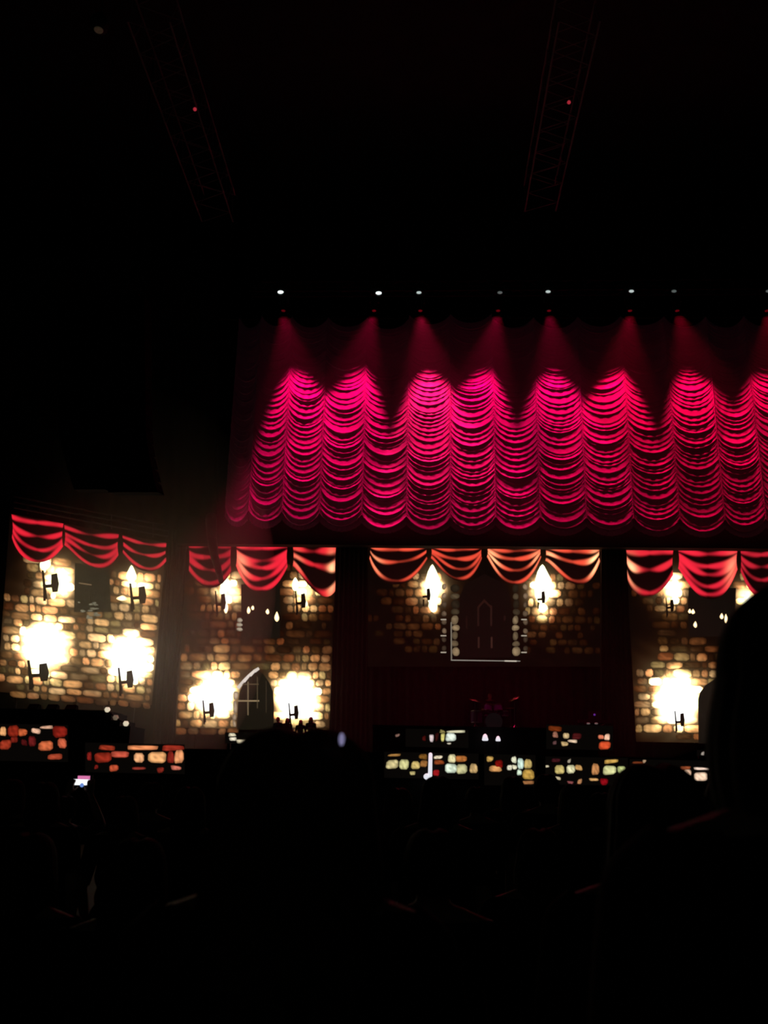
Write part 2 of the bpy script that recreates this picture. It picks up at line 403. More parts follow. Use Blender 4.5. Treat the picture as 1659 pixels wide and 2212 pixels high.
for xx in (959, 1135):
    for k, b in enumerate((.30, .30, .10, .14, .10, .16, .05, .05)):
        y0 = 1262+19*k
        wc.piece('quoin_stone', xx-5, y0, xx+5, y0+12, lambda a, c, e, b=b: np.array((1, .66, .40))*b*(1 if e else .4)*random.uniform(.7, 1.3), off=.018, nx=3, ny=3)
for xx in (958, 1132):
    for yy in (1337, 1372, 1408): wc.poly('stone_edge', [(xx-6, yy), (xx+6, yy), (xx+6, yy+2.5), (xx-6, yy+2.5)], (.42, .36, .28), off=.020)
wc.poly('window_sill_line', [(974, 1425), (1124, 1427.5), (1124, 1429), (974, 1427)], (.30, .27, .23), off=.02)
wc.poly('window_sill_line', [(1090, 1426.5), (1116, 1427), (1116, 1429.5), (1090, 1429)], (.62, .55, .45), off=.022)
wc.poly('window_jamb_line', [(973.5, 1344), (976, 1344), (976.5, 1426), (974, 1426)], (.20, .17, .13), off=.02)
for (x, a, b, k) in ((1033, 1310, 1352, .018), (1061, 1308, 1352, .022), (1034, 1376, 1400, .03), (1062, 1376, 1400, .04), (1008, 1330, 1360, .010), (1090, 1330, 1340, .015)):
    wc.poly('window_mullion', [(x-2, a), (x+2, a), (x+2, b), (x-2, b)], (k, k*.35, k*.25), off=.02)
wc.poly('arch_moulding', [(1030, 1312), (1046, 1294), (1062, 1310), (1060, 1314), (1046, 1301), (1034, 1314)], (.020, .006, .004), off=.02)
oc = (.92, .085, .042)
wc.swag(797, 924, 1175, 1176, 87, 32, .44, (.12, .48, .90), tone=oc, hotl=.55)
wc.swag(930, 1042, 1176, 1177, 78, 30, .58, (.14, .44, .66, .92), tone=(.80, .07, .036))
wc.swag(1051, 1170, 1177, 1178, 85, 26, .52, (.14, .36, .62, .92), tone=oc, hotl=.9, hotr=.45)
wc.swag(1177, 1297, 1178, 1179, 84, 34, .62, (.12, .46, .90), tone=oc, hotr=1.6, hotl=.8, w=.085)

# ---- right-hand wall
q = [(1352, 1181), (1680, 1186), (1698, 1608), (1374, 1602)]
r = wall_root('video_screen', flat, q, 'right-hand video screen of torchlit stone wall and red swags, cut by the picture edge')
tor = [(1463, 1512, 42, 40, 1.7), (1452, 1272, 23, 12, 1.3), (1610, 1285, 20, 8, 1.1)]
arch2 = lambda x, y: x > 1505 and y > 1476 and not (x < 1516 and y < 1490)
win2 = lambda x, y: 1486 < x < 1592 and 1240 < y < 1375
wr = Wall(flat, q, r, tor, lambda x, y: .008+.03*exp(-((y-1440)/24)**2)*exp(-((x-1440)/90)**2), [arch2, win2, lambda x, y: y < 1235 or (x < 1455 and y > 1590) or (x < 1420 and 1320 < y < 1440)], lo=.014)
wr.panel(); wr.bricks((1235, 1596), slope=.008)
for a in ((1467, 1557, 17, 40), (1446, 1310, 14, 36)): wr.torch(*a)
for a in ((1458, 1270, 28, 44, 6), (1616, 1290, 18, 26, 5), (1450, 1500, 30, 50, 8)): wr.flame(*a)
wr.poly('arched_door', [(1509, 1606), (1508, 1540), (1508, 1510), (1512, 1496), (1524, 1480), (1545, 1466), (1600, 1460), (1660, 1470), (1690, 1600), (1690, 1606)], (.008, .006, .004), off=.016)
wr.poly('dark_window', [(1488, 1375), (1486, 1300), (1488, 1270), (1590, 1270), (1586, 1375)], (.006, .0035, .0025), off=.014)
for (x, y, w, h) in ((1490, 1320, 7, 10), (1497, 1321, 8, 11), (1502, 1349, 8, 14), (1559, 1331, 8, 13), (1568, 1336, 7, 20)): wr.flame(x, y, w, h, 2.4, 'candle_flame')
wr.swag(1352, 1455, 1181, 1182, 107, 60, .42, (.12, .48, .92), hotl=1.1, tone=(.82, .022, .040), w=.085)
wr.swag(1464, 1594, 1182, 1184, 111, 46, .55, (.10, .36, .52, .74, .94), hotr=.35, tone=(.82, .018, .042))
wr.swag(1599, 1690, 1184, 1186, 104, 50, .5, (.12, .40, .66, .92), tone=(.55, .014, .03))

# ---- angled wing wall on the left
pr = at(359, 1171, 31.4)
d0 = ray(27, 1110); pl_ = CAM + d0*((pr.z-CAM.z)/d0.z)
ex = Vector((pr.x-pl_.x, pr.y-pl_.y, 0)).normalized(); nrm = Vector((ex.y, -ex.x, 0))
wing = Plane(pl_, nrm)
q = [(22, 1109), (360, 1172), (328, 1523), (-6, 1494)]
r = wall_root('video_screen', wing, q, 'angled side video screen at far left showing stone wall with four blazing torches')
tor = [(96, 1398, 43, 40, 2.0), (279, 1422, 40, 40, 2.0), (126, 1258, 32, 14, 1.5), (296, 1266, 27, 7, 1.5)]
win3 = lambda x, y: 158 < x < 236 and 1200 < y < 1300
ww = Wall(wing, q, r, tor, lambda x, y: .010+.24*exp(-((y-1345)/50)**2)*exp(-((x-190)/120)**2)+.05*exp(-((y-1480)/40)**2)*exp(-((x-180)/130)**2),
          [win3, lambda x, y: y < 1186+.17*x, lambda x, y: x < 58 and y < 1285, lambda x, y: x < 28 and y > 1472], lo=.02)
ww.panel(); ww.bricks((1176, 1500), slope=.085)
for a in ((80, 1455, 36, 54), (270, 1470, 26, 52), (107, 1262, 28, 56), (296, 1288, 28, 52)): ww.torch(*a)
for a in ((97, 1216, 24, 32, 6), (136, 1256, 26, 60, 6), (284, 1240, 22, 38, 6), (88, 1400, 40, 56, 9), (276, 1425, 36, 52, 9), (115, 1285, 12, 20, 4), (264, 1292, 24, 12, 3)): ww.flame(*a)
ww.poly('dark_window', [(160, 1322), (162, 1216), (236, 1228), (240, 1322)], (.016, .014, .008), off=.014)
for k in range(12):
    x0 = 163+random.uniform(0, 55); y0 = 1298+6.5*(k//2)+random.uniform(-2, 2)
    ww.piece('brick', x0, y0, x0+random.uniform(7, 16), y0+5, lambda a, b, e: np.array((.16, .15, .10))*random.uniform(.6, 1.4), off=.02, nx=3, ny=2)
ww.poly('window_bar', [(171, 1258), (198, 1262), (198, 1265), (171, 1261)], (.16, .10, .05), off=.02)
ww.swag(25, 137, 1111, 1131, 94, 50, .44, (.10, .42, .70, .94), tone=(.80, .016, .036))
ww.swag(138, 257, 1132, 1153, 82, 46, .60, (.14, .46, .70, .93), tone=(.62, .014, .030))
ww.swag(264, 360, 1155, 1172, 70, 40, .52, (.14, .50, .90), tone=(.62, .016, .032))
# header rails above the wing screen
for k, (a, b) in enumerate(((1072, 1136), (1084, 1147), (1096, 1159))):
    mbx = MB(); mbx.bar(wing(30, a, .10+.05*k), wing(362, b, .10+.05*k), .035, seg=8); mbx.build('header_rail', M['metal'], r)
for xx in (60, 150, 240, 330):
    MB().bar(wing(xx, 1074+.187*(xx-30), .12), wing(xx, 1104+.187*(xx-30), .12), .03).build('header_post', M['metal'], r)

# ================================================================== VIDEO STRIPS on the stage steps
class Strip(Wall):
    def __init__(s, label, Y, x0, y0, x1, y1, stones, plane=None):
        pl = plane or Plane((0, Y, 0), (0, -1, 0)); q = [(x0, y0), (x1, y0+.02*(x1-x0)), (x1, y1+.02*(x1-x0)), (x0, y1)]
        root = wall_root('video_strip', pl, q, label, 'video strip')
        Wall.__init__(s, pl, q, root, [], lambda x, y: 0., [])
        V = [pl(*p) for p in q]+[pl(*p, off=-.08) for p in q]
        mk('strip_board', V, [(3,2,1,0),(4,5,6,7),(0,1,5,4),(1,2,6,5),(2,3,7,6),(3,0,4,7)], M['led'], root, np.tile((.0022, .0016, .0012), (8, 1)))
        if min(v.z for v in V) > Z_STAGE + .02 and (x1 < 700 or x0 > 1400) and Y > 28: s.supports()
        for (a, b, c, d, col) in stones:
            L = np.array(lin(col))
            s.piece('stone', a, b, c, d, lambda x, y, e, L=L: L*(1.12 if e else .42)*random.uniform(.6, 1.35), off=.016, jit=2.2, round_=.22)
Strip('red-lit stone video strip at the bottom left corner of the stage', 24.5, -14, 1563, 147, 1643, [
    (0,1568,12,1590,(235,170,110)),(15,1568,40,1590,(130,35,20)),(38,1575,57,1590,(190,90,50)),(0,1599,24,1620,(150,50,30)),(60,1590,78,1614,(100,25,25)),
    (66,1574,86,1584,(230,180,150)),(86,1568,115,1575,(220,170,140)),(113,1568,145,1593,(130,30,20)),(83,1601,113,1623,(200,100,60)),(124,1596,145,1617,(190,90,60)),(102,1628,133,1641,(170,70,45)), (24,1592,40,1604,(110,30,20)), (44,1598,58,1610,(70,15,15))])
Strip('red-lit stone video strip right of the glowing phone', 24.5, 184, 1604, 399, 1668, [
    (214,1610,249,1620,(150,50,30)),(188,1625,197,1642,(130,30,25)),(205,1626,240,1648,(140,40,25)),(240,1622,277,1636,(190,80,60)),(235,1652,256,1666,(190,80,50)),
    (277,1610,341,1619,(230,140,90)),(291,1625,313,1648,(235,170,120)),(319,1624,358,1648,(235,170,110)),(350,1610,397,1621,(150,45,30)),(361,1621,377,1648,(130,35,25)),
    (377,1621,397,1648,(225,150,100)),(285,1655,313,1664,(140,50,40)),(369,1654,393,1664,(200,110,90)),(340,1657,354,1669,(120,35,25)),(205,1650,213,1660,(110,25,20))])
Strip('short pale stone video strip below the arched doorway', 28.5, 486, 1582, 556, 1606, [(494,1585,509,1591,(215,205,175)),(495,1593,509,1600,(225,215,190)),(511,1599,547,1605,(225,210,175))])
Strip('upper stone video strip on the band platform, left part', 28.5, 876, 1574, 1012, 1613, [
    (951,1584,960,1603,(200,190,110)),(963,1584,984,1601,(225,235,220)),(965,1603,976,1610,(190,180,160)),(966,1577,1003,1583,(210,205,170)),(929,1585,936,1603,(220,200,200)),(950,1577,962,1582,(130,120,70)),(855,1586,862,1592,(120,90,80)),(940,1584,947,1600,(50,15,12)),(914,1590,920,1600,(70,15,12))])
Strip('upper stone video strip on the band platform, with two orange blocks', 28.5, 1180, 1565, 1324, 1618, [
    (1186,1569,1213,1579,(110,45,15)),(1193,1582,1205,1592,(150,100,80)),(1217,1582,1229,1595,(210,180,130)),(1226,1596,1248,1604,(220,190,160)),(1213,1602,1226,1611,(190,160,110)),(1236,1585,1255,1597,(70,20,20)),(1193,1600,1204,1607,(90,60,60)),
    (1292,1586,1306,1598,(200,110,80)),(1306,1586,1316,1598,(240,190,160)),(1293,1601,1318,1619,(200,75,40))])
Strip('lower stone video strip left of centre with one large pale block', 24.5, 830, 1624, 1034, 1680, [
    (838,1628,865,1635,(160,115,60)),(834,1642,860,1659,(210,195,140)),(864,1642,883,1661,(205,200,140)),(889,1644,906,1663,(205,180,110)),(907,1643,923,1656,(150,100,50)),(885,1668,897,1675,(180,165,110)),
    (937,1631,956,1641,(225,210,180)),(937,1643,959,1651,(130,60,25)),(934,1661,950,1675,(150,20,25)),(968,1631,984,1646,(220,210,160)),(984,1631,1008,1646,(175,105,50)),
    (963,1650,986,1671,(225,240,215)),(986,1650,1010,1671,(195,190,140)),(1015,1649,1031,1670,(200,165,110)),(905,1629,922,1640,(120,80,30))])
Strip('lower stone video strip at centre below the drum kit', 24.5, 1046, 1629, 1157, 1696, [
    (1051,1633,1066,1645,(190,150,80)),(1069,1643,1085,1658,(120,15,10)),(1058,1653,1084,1668,(210,150,90)),(1103,1634,1116,1648,(220,220,190)),(1094,1652,1106,1662,(220,215,190)),(1107,1652,1117,1662,(225,220,190)),(1117,1639,1133,1660,(210,235,220)),
    (1133,1639,1150,1660,(190,165,100)),(1117,1662,1128,1673,(205,225,200)),(1128,1663,1153,1683,(190,150,70)),(1125,1686,1153,1694,(150,100,60))])
Strip('lower stone video strip right of centre ending in a red block', 24.5, 1178, 1634, 1356, 1694, [
    (1200,1652,1218,1670,(200,180,110)),(1225,1652,1243,1670,(220,215,170)),(1243,1652,1258,1664,(190,145,85)),(1201,1678,1212,1685,(190,175,140)),(1246,1683,1256,1693,(170,120,80)),(1226,1688,1238,1695,(130,70,70)),
    (1279,1649,1296,1673,(190,130,80)),(1305,1641,1335,1649,(190,150,75)),(1302,1655,1331,1673,(210,210,150)),(1334,1655,1353,1669,(190,200,130)),(1274,1681,1294,1687,(210,160,100)),(1297,1680,1313,1696,(130,10,20)),(1179,1651,1186,1657,(190,180,150)),(1224,1640,1234,1647,(150,140,120)),(1192,1638,1210,1646,(60,20,25))])
Strip('pale stone video strip at right behind the broad long-haired head', 24.5, 1360, 1640, 1600, 1684, [
    (1366,1646,1390,1651,(110,50,25)),(1388,1643,1396,1649,(170,140,110)),(1469,1656,1492,1662,(140,70,40)),(1479,1662,1495,1675,(220,180,150)),(1499,1657,1534,1665,(235,205,185)),(1500,1670,1528,1685,(240,205,175)),(1549,1658,1570,1665,(180,100,60)),(1533,1668,1541,1676,(200,170,140))])
Strip('tiny pale video strip at right below the stone wall screen', 28.5, 1505, 1620, 1570, 1633, [(1547,1624,1563,1632,(240,225,215)),(1514,1624,1521,1630,(150,140,130))])

# ================================================================== BLACK DRAPES between the screens
def drape(name, Y, xl0, xl1, yt, xb0, xb1, yb, label, folds, amp=.10, m='drape', cat='drape'):
    a, b, c, d = at(xl0, yt, Y), at(xl1, yt, Y), at(xb1, yb, Y), at(xb0, yb, Y)
    nu, nv = folds*8, 10; V, Fc = [], []; ph = random.uniform(0, 6)
    for j in range(nv+1):
        for i in range(nu+1):
            u, v = i/nu, j/nv; p = (a.lerp(b, u)).lerp(d.lerp(c, u), v)
            V.append(p + Vector((0, -amp*(.5+.5*sin(2*pi*folds*u+ph+.5*sin(3*v+5*u)))*(.8+.2*sin(7*u)), 0)))
    n = len(V)
    for k in range(n): V.append(Vector((V[k].x, Y+.05, V[k].z)))
    for j in range(nv):
        for i in range(nu):
            q = j*(nu+1)+i; Fc.append((q, q+nu+1, q+nu+2, q+1)); Fc.append((n+q, n+q+1, n+q+nu+2, n+q+nu+1))
    ring = [i for i in range(nu+1)] + [j*(nu+1)+nu for j in range(1, nv+1)] + [nv*(nu+1)+i for i in range(nu-1, -1, -1)] + [j*(nu+1) for j in range(nv-1, 0, -1)]
    for k in range(len(ring)): A, B = ring[k], ring[(k+1) % len(ring)]; Fc.append((A, B, n+B, n+A))
    return tag(mk(name, V, Fc, M[m], None, smooth=True), label, cat)
drape('stage_drape', 31.85, 362, 405, 1145, 328, 376, 1626, 'dark pleated drape column right of the angled side screen', 5)
drape('stage_drape', 31.6, 728, 795, 1160, 713, 792, 1628, 'dark pleated drape column left of the centre screen', 7)
drape('stage_drape', 31.6, 1298, 1351, 1165, 1298, 1373, 1634, 'dark pleated drape column right of the centre screen', 6)
drape('riser_skirt', 32.2, 790, 1300, 1440, 790, 1302, 1630, 'dark pleated skirt hanging below the centre screen behind the band', 26, .07, cat='skirt')
drape('wing_drape', 33.4, -60, 470, 560, -60, 470, 1175, 'dark brown backing drape behind the hanging speakers', 16, .15)
a, b = at(380, 1172, 31.2), at(1700, 1172, 31.2)
tag(MB().box((a.x, 31.15, a.z-.05), (b.x, 31.55, a.z+1.0)).build('header_beam', M['black']), 'black header beam between the pink curtain and the video screens', 'beam')
# hanging black cable bundle in front of the left screen's first swag
mb = MB(); pts = [at(456, 1120, 30.9), at(458, 1165, 30.9), at(463, 1200, 30.9), at(472, 1232, 30.9), at(478, 1256, 30.9)]
for k in range(4): mb.cap(pts[k], pts[k+1], .21-.03*k, .21-.03*(k+1))
tag(mb.build('curtain_tail', M['drape'], smooth=True), 'black bunched curtain tail hanging over the first red swag', 'curtain')

# ================================================================== PINK FESTOON CURTAIN
XG = [487, 538, 610, 691, 782, 878, 973, 1070, 1166, 1266, 1367, 1467, 1564, 1652, 1748]
YB = [1098, 1104, 1106, 1110, 1113, 1117, 1119, 1118, 1119, 1120, 1120, 1122, 1124, 1122, 1122]   # drawing height of the hem at each gather
ct = empty('festoon_curtain', at(1120, 1140, Y_CUR), 'pink-lit ruched festoon curtain of swagged folds above the screens', 'curtain')
Z_TOP = at(1000, 690, Y_CUR).z
for i in range(len(XG)-1):
    gl, gr = at(XG[i], YB[i], Y_CUR), at(XG[i+1], YB[i+1], Y_CUR)
    wdt = gr.x-gl.x; zb = (gl.z+gr.z)/2
    zs = [zb]                                            # heights of the tucks along the gathers, from the hem up
    while zs[-1] < Z_TOP: zs.append(zs[-1] + random.choice((.13, .16, .18, .20, .22, .25, .28))*(.75 + .25*min(1, (Z_TOP-zs[-1])/3)))
    zs = zs[::-1]; nu, ns = 26, 12; V, Fc = [], []
    sags = [random.uniform(.36, .48) for _ in zs]; amps = [random.choice((.035, .04, .045, .05, .055, .065, .085)) for _ in zs]
    skew = [random.uniform(-.10, .10) for _ in zs]
    rows = 0
    for k in range(len(zs)-1):
        for s_ in range(ns if k < len(zs)-2 else ns+1):
            s = s_/ns
            for a in range(nu+1):
                u = a/nu; uu = min(1, max(0, u+skew[k]*u*(1-u)))
                arc = (4*uu*(1-uu))**.85
                z0 = zs[k] - sags[k]*arc; z1 = zs[k+1] - sags[k+1]*arc
                z0 += (gl.z-gr.z)*(.5-u); z1 += (gl.z-gr.z)*(.5-u)
                prof = (.80*s + .32*exp(-((s-.86)/.085)**2))*(1 - max(0, (s-.88)/.12)**2)     # swells outward then tucks back under
                body = (4*u*(1-u))**.55
                z = z0 + (z1-z0)*s - .05*prof*body
                g = exp(-(u/.10)**2)+exp(-((1-u)/.10)**2)           # bunched cloth along the gathering cord
                saw = ((z*9.5+.3*sin(z*4)) % 1.0)
                y = Y_CUR - amps[k]*body*prof - .05 - .060*g + .022*g*saw - .010*sin(34*u+k)*prof*body
                # gentle convergence of the gathers towards the top is left to perspective
                V.append((gl.x+wdt*u + .006*sin(9*k+u*12), y, z))
            rows += 1
    for j in range(rows-1):
        for a in range(nu): q = j*(nu+1)+a; Fc.append((q, q+nu+1, q+nu+2, q+1))
    mk('swagged_panel', V, Fc, M['red'], ct, smooth=True)
    # hem frill behind the lowest fold
    V, Fc = [], []
    for j in range(5):
        for a in range(nu+1):
            u = a/nu; arc = (4*u*(1-u))**.85
            V.append((gl.x+wdt*u, Y_CUR+.06-.03*sin(60*u+j)-.02*j, zb - .36*arc + .05 - .085*j + (gl.z-gr.z)*(.5-u)))
    for j in range(4):
        for a in range(nu): q = j*(nu+1)+a; Fc.append((q, q+nu+1, q+nu+2, q+1))
    mk('hem_frill', V, Fc, M['red'], ct, smooth=True)
    # gathering cord
    if i: MB().bar((gl.x, Y_CUR-.115, gl.z-.03), (gl.x, Y_CUR-.115, Z_TOP), .012, seg=6).build('gathering_cord', M['red'], ct)
e = at(460, 690, Y_CUR)
MB().bar((at(470, 690, Y_CUR).x, Y_CUR, Z_TOP+.05), (at(1760, 690, Y_CUR).x, Y_CUR, Z_TOP+.05), .04).build('curtain_rail', M['steel'], ct)

# ================================================================== LIGHTING TRUSS AND MOVING HEADS
def truss(name, a, b, w, label, m='metal', n=None, r=.028):
    a, b = Vector(a), Vector(b); d = (b-a); L = d.length; d.normalize()
    up = Vector((0, 0, 1)); sx = d.cross(up).normalized(); up = sx.cross(d)
    rt = empty(name, (a+b)/2 - up*w/2, label, 'truss')
    cor = [(-.5, -.5), (.5, -.5), (.5, .5), (-.5, .5)]
    off = [sx*w*p + up*w*q_ for p, q_ in cor]
    for o in off: MB().bar(a+o, b+o, r, seg=6).build('chord', M[m], rt)
    n = n or max(4, int(L/w)); mb = MB()
    for k in range(n):
        for f in range(4):
            o1, o2 = off[f], off[(f+1) % 4]
            if k % 2: o1, o2 = o2, o1
            mb.bar(a+d*L*k/n+o1, a+d*L*(k+1)/n+o2, r*.5, seg=4, cap=False)
    mb.build('lacing', M[m], rt)
    return rt
ta, tb = at(540, 640, Y_SPOT+.25), at(1760, 640, Y_SPOT+.25); zt = (ta.z+tb.z)/2 + .35
truss('lighting_truss', (ta.x, Y_SPOT+.25, zt), (tb.x, Y_SPOT+.25, zt), .4, 'dark cross truss carrying the row of red beam lights', 'steel')
words = ['first from the left, brightest white lamp', 'second from the left, bright white lamp', 'third from left above hottest pool',
         'fourth from the left, faint lamp', 'fifth from the left, grey lamp', 'sixth from the left, grey lamp', 'seventh from the left, barely visible lamp', 'last at the right picture edge']
for (px, aimx, k, lm), wd_ in zip(SPOTS, words):
    p = at(px, 672, Y_SPOT); top = zt-.22
    rt = empty('moving_head_light', p, 'black moving head stage light with red beam, '+wd_, 'stage light', 'moving lights above the curtain')
    MB().box((p.x-.17, p.y-.15, top-.12), (p.x+.17, p.y+.15, top)).build('base', M['steel'], rt)
    MB().bar((p.x, p.y+.1, top), (p.x, p.y+.1, zt-.1), .03).build('clamp', M['steel'], rt)
    hc = (top-.12+p.z)/2+.04
    for sx in (-1, 1): MB().box((p.x+sx*.16-.025, p.y-.06, hc-.08), (p.x+sx*.16+.025, p.y+.06, top-.12)).build('yoke_arm', M['steel'], rt)
    hd = MB().lathe((p.x, p.y, p.z+.02), [(.085, 0), (.10, .03), (.12, .10), (.13, .22), (.12, .34), (.09, .40)], seg=16).build('head', M['speaker'], rt, True)
    MB().lathe((p.x, p.y, p.z+.005), [(.07, 0), (.075, .012)], seg=16).build('lens', M['redlens'], hd)
    lp = at({612:606, 808:818, 908:905, 1076:1080, 1186:1184, 1361:1364, 1463:1456, 1657:1660}[px], {612:631, 808:633, 908:632, 1076:632, 1186:630}.get(px, 629), Y_SPOT-.18)
    rr = .095 if lm == 'lamp' else .08
    mb = MB(); mb.ell(lp, (rr*1.15, .05, rr*.62), 14, 8); mb.build('front_lamp', M[lm], rt, True)
    MB().lathe((lp.x, lp.y+.02, lp.z), [(rr*1.35, 0), (rr*1.3, .12)], axis=(0, 1, 0)).build('lamp_housing', M['steel'], rt)
    aim = at(aimx, 800, Y_CUR); dxa = (aim.x-p.x)/(p.z-aim.z)
    spot_lamp((p.x, p.y, p.z-.02), (p.x+dxa, p.y+.02, p.z-1.0), k, rt, (1.0, .012 if px == 908 else .001, .135 if px < 1250 else .085))
# long ceiling trusses running towards the stage
tl0, tl1 = at(340, 60, 20.5), at(475, 465, 28.0)
zz = (tl0.z+tl1.z)/2
def ceil_pt(px, py, z):
    d = ray(px, py); return CAM + d*((z-CAM.z)/d.z)
tL = truss('ceiling_truss', ceil_pt(325, 10, 20), ceil_pt(472, 450, 20), 1.05, 'long dark ceiling truss high at upper left', n=16)
tR = truss('ceiling_truss', ceil_pt(1250, 10, 20), ceil_pt(1166, 428, 20), 1.0, 'long dark ceiling truss high at upper right', n=16)
for (px, py, t) in ((421, 236, tL), (1229, 221, tR)):
    p = ceil_pt(px, py, 19.35); MB().ell(p, (.05, .05, .05), 10, 8).build('red_indicator', M['reddot'], t, True)
p = ceil_pt(213, 65, 20.2); rt = empty('ceiling_lamp', p, 'single dim amber ceiling lamp at the upper left', 'lamp')
MB().lathe(p, [(.05, 0), (.22, .05), (.24, .3), (.1, .5)]).build('housing', M['steel'], rt, True)
MB().lathe(p-Vector((0, 0, .015)), [(.11, 0), (.12, .02)]).build('lens', mat('amber_lens', (.4, .35, .25), .4, emit=(1, .8, .45), estr=.010), rt)
MB().bar(p+Vector((0, 0, .45)), (p.x, p.y, 26), .015).build('drop_rod', M['steel'], rt)

# ================================================================== LINE ARRAYS
def line_array(cols, label, Y=25.0):
    b0 = at((cols[-1][0]+cols[-1][1])/2, cols[-1][2], Y)
    rt = empty('line_array_speaker', b0, label, 'speaker')
    for k in range(len(cols)-1):
        (l0, r0, y0), (l1, r1, y1) = cols[k], cols[k+1]
        a, b, c, d = at(l0, y0+.8, Y), at(r0, y0+.8, Y), at(r1, y1-.8, Y), at(l1, y1-.8, Y)
        bk = Vector((.05, .55, .02)); V = [a, b, c, d, a+bk, b+bk, c+bk+Vector((0, 0, .05)), d+bk+Vector((0, 0, .05))]
        cb = mk('cabinet', V, [(3,2,1,0),(4,5,6,7),(0,1,5,4),(1,2,6,5),(2,3,7,6),(3,0,4,7)], M['speaker'], rt)
        g = [a.lerp(c, .08), b.lerp(d, .08), c.lerp(a, .08), d.lerp(b, .08)]; f = Vector((0, -.02, 0))
        mk('grille', [p+f for p in g]+g, [(3,2,1,0),(0,1,5,4),(1,2,6,5),(2,3,7,6),(3,0,4,7)], M['grille'], cb)
    a = at((cols[0][0]+cols[0][1])/2, cols[0][2], Y)
    MB().box((a.x-.5, Y, a.z), (a.x+.5, Y+.5, a.z+.12)).build('rigging_frame', M['steel'], rt)
    MB().bar((a.x, Y+.25, a.z+.1), (a.x, Y+.25, 26.0), .025).build('hoist_chain', M['steel'], rt)
def arr(x0, x1, xb0, xb1, yt, yb, n=15):
    out = []
    for k in range(n+1):
        t = k/n; c = max(0, (t-.68)/.32)**1.4
        out.append((x0+(xb0-x0)*c+4*t, x1+(xb1-x1)*c+4*t, yt+(yb-yt)*t))
    return out
line_array(arr(124, 214, 156, 222, 640, 1058), 'left of two dark hanging line array speaker columns')
line_array(arr(220, 312, 230, 336, 640, 1064), 'right of two dark hanging line array speaker columns')

# ================================================================== SIDE PLATFORM WITH STEP LIGHTS
a, b = at(-40, 1532, 26.0), at(228, 1532, 26.0); z0 = at(100, 1532, 26.0).z
sp = empty('side_platform', ((a.x+b.x)/2, 26.8, Z_STAGE), 'dark side platform below the angled screen with lit stair rail', 'platform')
MB().box((a.x, 26, Z_STAGE), (b.x, 27.6, z0)).build('body', M['black'], sp)
prev = None
for k, (px, py) in enumerate(((232, 1534), (250, 1551), (272, 1564))):
    p = at(px, py, 26.0)
    MB().box((p.x-.02-.18, 26.0, Z_STAGE), (p.x+.14, 27.4, p.z-.06)).build('step', M['black'], sp)
    MB().lathe(p, [(.03, -.06), (.06, -.04), (.085, .02), (.05, .08)]).build('step_light', M['bulb'] if k != 1 else mat('dim_step_light', (.5, .45, .4), .4, emit=(.8, .6, .4), estr=.16), sp, True)
    if prev: MB().bar(prev, p, .02).build('rail', M['steel'], sp)
    prev = p
for k, (px, tx) in enumerate(((72, 'leftmost of three small monitors'), (112, 'middle of three small monitors'), (153, 'rightmost of three small monitors'))):
    p = at(px, 1534, 26.2); p.z = z0
    rt = empty('monitor_wedge', p, tx+' on the dark side platform edge', 'monitor')
    V = [p+Vector(v) for v in ((-.16, -.1, 0), (.16, -.1, 0), (.16, .2, 0), (-.16, .2, 0), (-.14, .02, .16), (.14, .02, .16), (.14, .18, .14), (-.14, .18, .14))]
    cb = mk('cabinet', V, [(0,3,2,1),(4,5,6,7),(0,1,5,4),(1,2,6,5),(2,3,7,6),(3,0,4,7)], M['speaker'], rt)
    g = [V[0].lerp(V[5], .1), V[1].lerp(V[4], .1), V[5].lerp(V[0], .1), V[4].lerp(V[1], .1)]; f = Vector((0, -.012, .01))
    mk('grille', [q_+f for q_ in g]+g, [(0,1,2,3),(0,4,5,1),(1,5,6,2),(2,6,7,3),(3,7,4,0)], M['grille'], rt)

# ================================================================== BAND GEAR
dk = at(1066, 1570, 31.0); dk.z = Z_RISER
kit = empty('drum_kit', dk, 'shadowed drum kit with crash cymbal in front of the centre screen skirt', 'drum kit')
D = lambda x, y, z: dk+Vector((x, y, z))
def drum(name, c, r, h, ax=(0, 0, 1)):
    o = MB().lathe(c, [(r, 0), (r, h)], ax, 20).build(name, M['shell'], kit, False)
    axn = Vector(ax).normalized()
    for hh in (0, h): MB().lathe(Vector(c)+axn*(hh-.015), [(r*1.04, 0), (r*1.04, .03)], ax, 20).build('hoop', M['chrome'], o)
    MB().lathe(Vector(c)+axn*(h-.002), [(r*.96, 0), (r*.96, .01)], ax, 20).build('drum_head', M['skinh'], o)
drum('bass_drum', D(0, .22, .30), .28, .44, (0, -1, 0))
drum('snare_drum', D(.38, .25, .52), .18, .15)
drum('tom', D(-.18, -.02, .66), .14, .20, (0.1, .25, 1)); drum('tom', D(.17, -.02, .66), .15, .20, (-.1, .25, 1)); drum('floor_tom', D(-.56, .2, .28), .20, .38)
for (x, y, z, tilt) in ((.72, .0, 1.08, (-.5, -.25, 1)), (-.62, -.02, 1.0, (.3, -.2, 1)), (.62, .35, .78, (0, 0, 1))):
    c = MB().lathe(D(x, y, z), [(.22, 0), (.12, .012), (.05, .02), (.03, .04), (.008, .045)], tilt, 24).build('cymbal', M['brass'], kit, True)
    MB().bar(D(x, y, .02), D(x, y, z), .013).build('cymbal_stand', M['chrome'], kit)
    for t in range(3): MB().bar(D(x, y, .22), D(x+.2*cos(t*2.1), y+.2*sin(t*2.1), .012), .01).build('stand_foot', M['chrome'], kit)
for sx in (-1, 1):
    MB().bar(D(.2*sx, .2, .25), D(.36*sx, -.12, .012), .012).build('spur', M['chrome'], kit)
